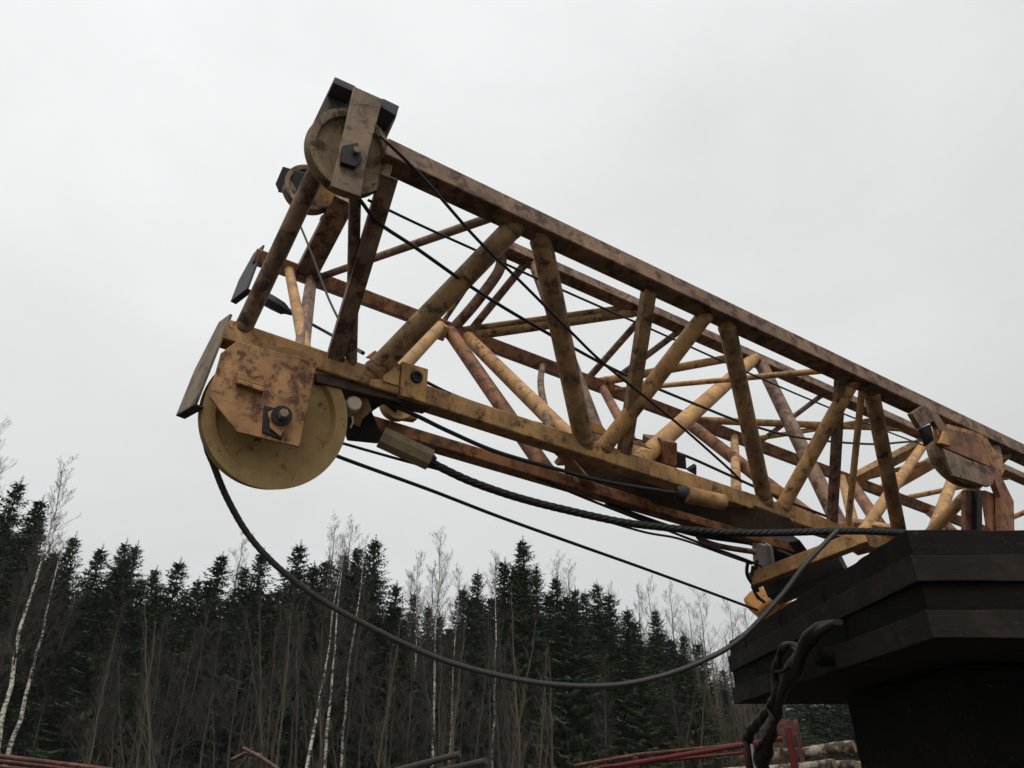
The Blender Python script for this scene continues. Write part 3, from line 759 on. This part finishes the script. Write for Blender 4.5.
def place(proto, x, y, sx, sy, sz, label, group, rot, tilt=0):
    if proto.name in used:
        r = proto.copy(); COL.objects.link(r)
        for chd in proto.children:
            c_ = chd.copy(); COL.objects.link(c_); c_.parent = r
    else: r = proto; used.add(proto.name)
    r.location = (x, y, -.05); r.scale = (sx, sy, sz); r.rotation_euler = (0, tilt, rot); r['label'] = label; r['group'] = group
    if '.' in r.name or True: pass
    return r
HS = 16.0
SPR = []
for i, (R_, ds) in enumerate(((3.8, 1), (3.2, 1.1), (4.2, 1.05), (3.4, .95), (3.9, 1.15))):
    t_ = MB().tube([V((0, 0, 0)), V((.02, .03, HS * .5)), V((0, 0, HS))], [.2, .12, .015], 9)
    SPR.append(tree_proto('spruce_tree', t_, spruce_mesh(100 + i, HS, R_, .06, ds), 'bark', 'spruce_b' if i == 3 else 'spruce'))
BAR = []
for i, (sd, n1, st, u_) in enumerate(((3.4, 40, .25, 1.0), (2.4, 44, .3, 1.5), (3.0, 40, .35, 1.2), (4.4, 34, .3, .75))):
    t_, c_ = bare_mesh(300 + i, 14, sd, n1, st, u_)
    BAR.append(tree_proto('bare_tree', t_, c_, 'bark', 'twig'))
BIR = []
for i, (sd, n1, st) in enumerate(((2.3, 44, .38), (1.8, 40, .45), (2.8, 46, .33))):
    t_, c_ = bare_mesh(400 + i, 14, sd, n1, st, 1.5)
    BIR.append(tree_proto('birch_tree', t_, c_, 'birch', 'twig'))
SAP = []
PAL = []
for i in range(2):
    t_, c_ = bare_mesh(520 + i, 9, 1.3, 22, .15, 2.4, 2)
    PAL.append(tree_proto('pale_sapling', t_, c_, 'pale_bark', 'pale_bark'))
for i in range(3):
    t_, c_ = bare_mesh(500 + i, 9, 1.5, 18, .2, 1.8, 2)
    SAP.append(tree_proto('sapling', t_, c_, 'bark', 'twig'))

GS, GB, GI, GT = 'spruces of the forest edge', 'leafless trees of the forest edge', 'birches of the forest edge', 'saplings at the forest foot'
def put_top(protos, H0, x, ytop, Y, label, group, wf=1.0, base=None):
    """a tree whose top is seen at (x, ytop), standing on the ground Y metres off"""
    t = atY(x, ytop, Y); s = (t.z + .05) / H0; p = protos[rnd.randrange(len(protos))]
    tilt = 0; bx = t.x
    if base is not None:
        b = atY(base, 776, Y); bx = b.x; tilt = math.atan2(t.x - bx, t.z)
    w = wf * (.55 + .45 * s)
    rot = rnd.uniform(0, 6.28)
    o = place(p, bx, Y, w, w, s, label, group, rot)
    if tilt: o.rotation_mode = 'XYZ'; o.rotation_euler = (0, 0, 0); o.rotation_euler = (Matrix.Rotation(tilt, 3, 'Y') @ Matrix.Rotation(rot, 3, 'Z')).to_euler()
    return o
sky_spruce = [
 (22, 478, 34, 'tall spruce behind the fine top of the leaning birch'), (43, 497, 36, 'spruce just past the leaning birch crown, half hidden by it'),
 (76, 533, 38, 'spruce with a notch of sky before the level row of tips'), (103, 545, 42, 'first tip of the level row of spruces below the drooping cable start'),
 (127, 539, 41, 'second, slightly higher tip of the level spruce row'), (138, 542, 44, 'spruce tip crowded against the higher one of the level row'),
 (157, 566, 46, 'lower spruce after the level row of tips'), (181, 558, 43, 'slender spruce tip in the gap left of the big sheave'),
 (199, 577, 46, 'lowest spruce tip below the big sheave'), (223, 552, 40, 'bushy spruce straight under the big sheave'),
 (246, 563, 44, 'spruce whose tip touches the drooping cable from below'), (264, 548, 41, 'spruce whose tip rises just behind the drooping cable'),
 (301, 541, 42, 'blunt topped dense spruce clear above the drooping cable'), (329, 557, 43, 'spruce wrapped in thin leafless twigs, before the pair of pointed ones'),
 (345, 551, 45, 'spruce close to the tallest leafless twigs in the middle of the forest'), (359, 544, 42, 'left one of the pair of pointed spruces in mid forest'),
 (376, 536, 41, 'sharp pointed spruce, highest of the pair in mid forest'), (397, 581, 45, 'low spruce following the pointed pair'),
 (415, 590, 47, 'faint low spruce in front of the slim birch tops'), (464, 586, 46, 'lower spruce of the two before the tallest spruce'),
 (478, 569, 44, 'higher spruce of the two before the tallest spruce'), (505, 558, 43, 'spruce leaning close to the tallest spruce'),
 (523, 537, 42, 'tallest spruce, its narrow spire against the sky above the cable sag'), (536, 565, 44, 'spruce shoulder just after the tallest spire'),
 (556, 574, 45, 'slim spruce after the tallest spire, twigs behind it'), (575, 585, 46, 'first of the two small even spruce tips'),
 (585, 589, 47, 'second of the two small even spruce tips'), (597, 581, 44, 'spruce below the point where the lowest rope crosses it'),
 (609, 591, 45, 'spruce standing close to the rope-crossed one'), (627, 606, 48, 'low spruce tip before the round leafless crown'),
 (655, 607, 46, 'broad dark spruce in front of the round leafless crown'), (683, 632, 48, 'dark spruce next to the broad one near the slabs'), (698, 640, 50, 'last spruce before the slabs'),
]
for x, y, Y, l in sky_spruce: put_top(SPR, HS, x, y + 2, Y, l, GS, rnd.uniform(.9, 1.3))
FILL = 'dark spruce deep in the forest, its tip below the skyline of the taller ones'
import bisect
prof_x = [s[0] for s in sky_spruce]; prof_y = [s[1] for s in sky_spruce]
def sky_at(x):
    i = bisect.bisect(prof_x, x)
    if i == 0: return prof_y[0] - .0
    if i == len(prof_x): return prof_y[-1] + (x - prof_x[-1]) * .35
    a, b = i - 1, i; t = (x - prof_x[a]) / (prof_x[b] - prof_x[a]); return prof_y[a] * (1 - t) + prof_y[b] * t
for i in range(95):
    x = -170 + i * 10.2 + rnd.uniform(-6, 6)
    if x > 780: break
    y = max(sky_at(x), 480) + rnd.uniform(14, 62); put_top(SPR, HS, x, min(y, 690), rnd.uniform(37, 52) if x < 690 else rnd.uniform(48, 60), FILL, GS, rnd.uniform(1.0, 1.5))
for i in range(60):                                       # rows further back close the gaps
    x = -150 + i * 15.6; put_top(SPR, HS, x, min(700, max(sky_at(x), 500) + rnd.uniform(40, 75)), rnd.uniform(56, 66), FILL, GS, 1.3)
LOWB = 'leafless tree standing before the dark spruces, its top below their tips'
for i in range(34):
    x = -10 + i * 20.5 + rnd.uniform(-7, 7)
    if 515 < x < 690 and i % 3: continue
    put_top(BAR, 14, x, max(sky_at(min(x, 690)), 500) + rnd.uniform(35, 110), rnd.uniform(30, 38), LOWB, GB, .8)
for i in range(34):                                       # beyond the slabs and pedestal
    x = 790 + i * 14; put_top(SPR, HS, x, 660 + rnd.uniform(-12, 20), rnd.uniform(50, 62), 'spruce hidden beyond the slabs', GS, 1.2)
bare = [
 (-8, 418, 30, 'tall leafless tree at the very edge of the forest beside the leaning birch'), (8, 455, 33, 'twiggy leafless tree close behind the leaning birch'),
 (252, 541, 44, 'leafless top rising before the spruce behind the cable'), (335, 528, 40, 'leafless tree with the tallest fine twigs in mid forest'), (349, 524, 42, 'second tall leafless tree in mid forest, twigs crossing the pointed spruces'),
 (404, 575, 44, 'leafless tree filling the gap after the pointed spruces'), (425, 570, 45, 'pale leafless tree before the slim birches'),
 (490, 562, 46, 'leafless tree between the paired spruces'), (552, 562, 50, 'fine leafless top behind the slim spruce'), (563, 570, 50, 'second fine leafless top behind the small even spruces'),
 (610, 590, 52, 'leafless crown rising behind the rope-crossed spruce'), (650, 584, 52, 'round leafless crown behind the broad dark spruce'), (640, 590, 54, 'leafless crown beside the round one'), (672, 592, 54, 'leafless crown after the round one'),
 (700, 596, 55, 'pale leafless tree with upright branches before the slabs'), (726, 604, 50, 'spreading leafless tree by the orange casting'), (745, 612, 55, 'leafless tree partly behind the slab corner'), (690, 605, 58, 'thin leafless tree among the pale ones before the slabs'),
]
for x, y, Y, l in bare: put_top(BAR, 14, x, y, Y, l, GB, 1.0)
bir = [
 (66, 466, 26, -2, 'big white birch leaning in from the forest edge, brightest trunk of all'), (75, 545, 27, 8, 'slim birch stem forking off beside the big leaning one'),
 (338, 555, 27, 303, 'bright birch with a clean white slanting trunk below the cable'), (350, 540, 33, 327, 'slim pale birch second from the bright slanting one'), (363, 545, 35, 340, 'thin greyish birch third from the bright slanting one'),
 (443, 537, 36, 432, 'birch with the feathery tall top above the middle of the cable'), (458, 572, 37, 446, 'slim birch close by the feathery one'), (500, 560, 38, 492, 'birch before the tallest spruce with a thin pale trunk'),
 (420, 560, 40, 412, 'pale thin birch before the feathery one'),
]
for x, y, Y, b, l in bir: put_top(BIR, 14, x, y, Y, l, GI, .9 if x > 100 else 1.1, b)
SL = 'thin leafless sapling in the brush at the forest foot'
for i in range(40):
    x = -20 + rnd.random() * 800
    if 505 < x < 690 and rnd.random() < .7: continue
    put_top(SAP, 9, x, rnd.uniform(600, 705) if x < 690 else rnd.uniform(635, 690), rnd.uniform(27, 36), SL, GT, .9, x + rnd.uniform(-34, 34) - (x - 512) * .03)
for i in range(46):
    x = 688 + rnd.random() * 80; put_top(PAL, 9, x, rnd.uniform(630, 680), rnd.uniform(38, 46), 'pale upright sapling in the thicket beside the slabs', GT, .9)

for i in range(16):
    x = rnd.choice((rnd.uniform(80, 330), rnd.uniform(380, 560))); put_top(PAL, 9, x, rnd.uniform(585, 660), rnd.uniform(28, 34), 'pale brown sapling before the dark foot of the forest', GT, .9, x + rnd.uniform(-30, 24))
# brushwood: a tangle nobody could count
mb = MB(); g = random.Random(5)
for i in range(2400):
    x = g.uniform(-30, 26); y = g.uniform(26, 39) + abs(x) * .05
    h = g.uniform(.6, 2.8) * (1 if g.random() < .7 else 1.4); lx, ly = g.gauss(0, .22) * h, g.gauss(0, .22) * h
    p = V((x, y, -.02)); q = V((x + lx * .4, y + ly * .4, h * .55)); e = V((x + lx, y + ly, h)); r = g.uniform(.006, .016)
    mb.tube([p, q, e], [r, r * .7, .003], 3, False)
    for k in range(2):
        t = g.uniform(.3, .9); b0_ = p.lerp(e, t); mb.tube([b0_, b0_ + V((g.gauss(0, .3), g.gauss(0, .3), g.uniform(.2, .7)))], [r * .5, .003], 3, False)
tag(mb.build('brushwood', 'brush', None, 0, 0), 'dense dry brushwood at the forest foot', None, None, 'stuff')

# ------------------------------------------------------------------ ground
m, nt, b = nodes('yard_soil'); co = coords(nt, False)
c_ = ramp(nt, noise_tex(nt, co, .35, 8, .65), [(.35, (.025, .02, .015)), (.55, (.045, .038, .028)), (.7, (.025, .028, .014))])
nt.links.new(c_, b.inputs['Base Color']); b.inputs['Roughness'].default_value = .95; bump(nt, b, noise_tex(nt, co, 4, 8), .6, .05)
n = 60; mb = MB()
xs_ = [math.copysign(abs(i / (n / 2) - 1) ** 2.2, i / (n / 2) - 1) * 900 for i in range(n + 1)]
for yy in xs_:
    for xx in xs_:
        dd = math.hypot(xx, yy); z = noise.noise(V((xx * .05, yy * .05, 0))) * .5 * min(1, max(0, dd - 18) / 30)
        mb.v.append(V((xx, yy, z - .02)))
for j in range(n):
    for i in range(n): a = j * (n + 1) + i; mb.f.append((a, a + 1, a + n + 2, a + n + 1))
tag(mb.build('ground', m, None, 0, 60), 'brown yard soil', None, None, 'structure')

m = bpy.data.materials.new('damp_air'); m.use_nodes = True; nt = m.node_tree; nt.nodes.remove(nt.nodes['Principled BSDF'])
pv = N(nt, 'ShaderNodeVolumePrincipled'); pv.inputs['Color'].default_value = (.93, .93, .93, 1); pv.inputs['Density'].default_value = .0003
nt.links.new(pv.outputs[0], nt.nodes['Material Output'].inputs['Volume'])
tag(MB().box(V((0, 0, 14)), AX, (950, 950, 16.5)).build('haze', m, None, 0, 0), 'thin damp haze', None, None, 'stuff')

# ------------------------------------------------------------------ overcast sky and soft sun
SUN_EL, SUN_AZ = math.radians(52), math.radians(175)          # azimuth from +Y towards -X
w = bpy.data.worlds.new('World'); sc.world = w; w.use_nodes = True; nt = w.node_tree
bg = nt.nodes['Background']; tc = N(nt, 'ShaderNodeTexCoord')
sk = N(nt, 'ShaderNodeTexSky', sky_type='NISHITA'); sk.sun_disc = False; sk.sun_elevation = SUN_EL; sk.sun_rotation = SUN_AZ; sk.dust_density = 4; sk.air_density = 1
bw = N(nt, 'ShaderNodeRGBToBW'); nt.links.new(sk.outputs[0], bw.inputs[0])
mp = N(nt, 'ShaderNodeMapping'); mp.inputs['Scale'].default_value = (1.0, 1.0, 2.2); nt.links.new(tc.outputs['Generated'], mp.inputs['Vector'])
cl = ramp(nt, noise_tex(nt, mp.outputs['Vector'], 1.6, 6, .5, .3), [(.3, (.90, .90, .90)), (.7, (1.08, 1.08, 1.08))])
sep = N(nt, 'ShaderNodeSeparateXYZ'); nt.links.new(tc.outputs['Generated'], sep.inputs[0])
gr = ramp(nt, sep.outputs['Z'], [(.0, (5.6, 5.75, 5.8)), (.2, (6.0, 6.14, 6.16)), (.45, (7.1, 7.25, 7.25)), (.80, (8.5, 8.7, 8.7)), (.9, (8.8, 9.0, 9.0)), (1.0, (24, 24.4, 24.4))])
sx_ = N(nt, 'ShaderNodeMapRange'); sx_.inputs[1].default_value = -.6; sx_.inputs[2].default_value = .6; sx_.inputs[3].default_value = 1.06; sx_.inputs[4].default_value = .91
nt.links.new(sep.outputs['X'], sx_.inputs[0])
sy_ = N(nt, 'ShaderNodeMapRange'); sy_.inputs[1].default_value = .1; sy_.inputs[2].default_value = -.8; sy_.inputs[3].default_value = 1.0; sy_.inputs[4].default_value = 1.1
nt.links.new(sep.outputs['Y'], sy_.inputs[0])
cloud = mix(nt, 1.0, mix(nt, 1.0, mix(nt, 1.0, gr, cl, 'MULTIPLY'), sx_.outputs[0], 'MULTIPLY'), sy_.outputs[0], 'MULTIPLY')
col = mix(nt, .05, cloud, bw.outputs[0])
nt.links.new(col, bg.inputs['Color']); bg.inputs['Strength'].default_value = .1
sd = bpy.data.lights.new('sun', 'SUN'); sd.energy = 1.5; sd.angle = math.radians(25); sd.color = (1, .96, .9)
so = bpy.data.objects.new('sun', sd); COL.objects.link(so)
dv = V((math.sin(SUN_AZ) * math.cos(SUN_EL), math.cos(SUN_AZ) * math.cos(SUN_EL), math.sin(SUN_EL)))
so.rotation_euler = dv.to_track_quat('Z', 'Y').to_euler()

sc.view_settings.view_transform = 'Standard'; sc.view_settings.look = 'None'; sc.view_settings.exposure = .14; sc.view_settings.gamma = 1
sc.view_settings.use_curve_mapping = False
sc.render.engine = 'CYCLES'; sc.render.resolution_x = 1024; sc.render.resolution_y = 768
sc.cycles.max_bounces = 6
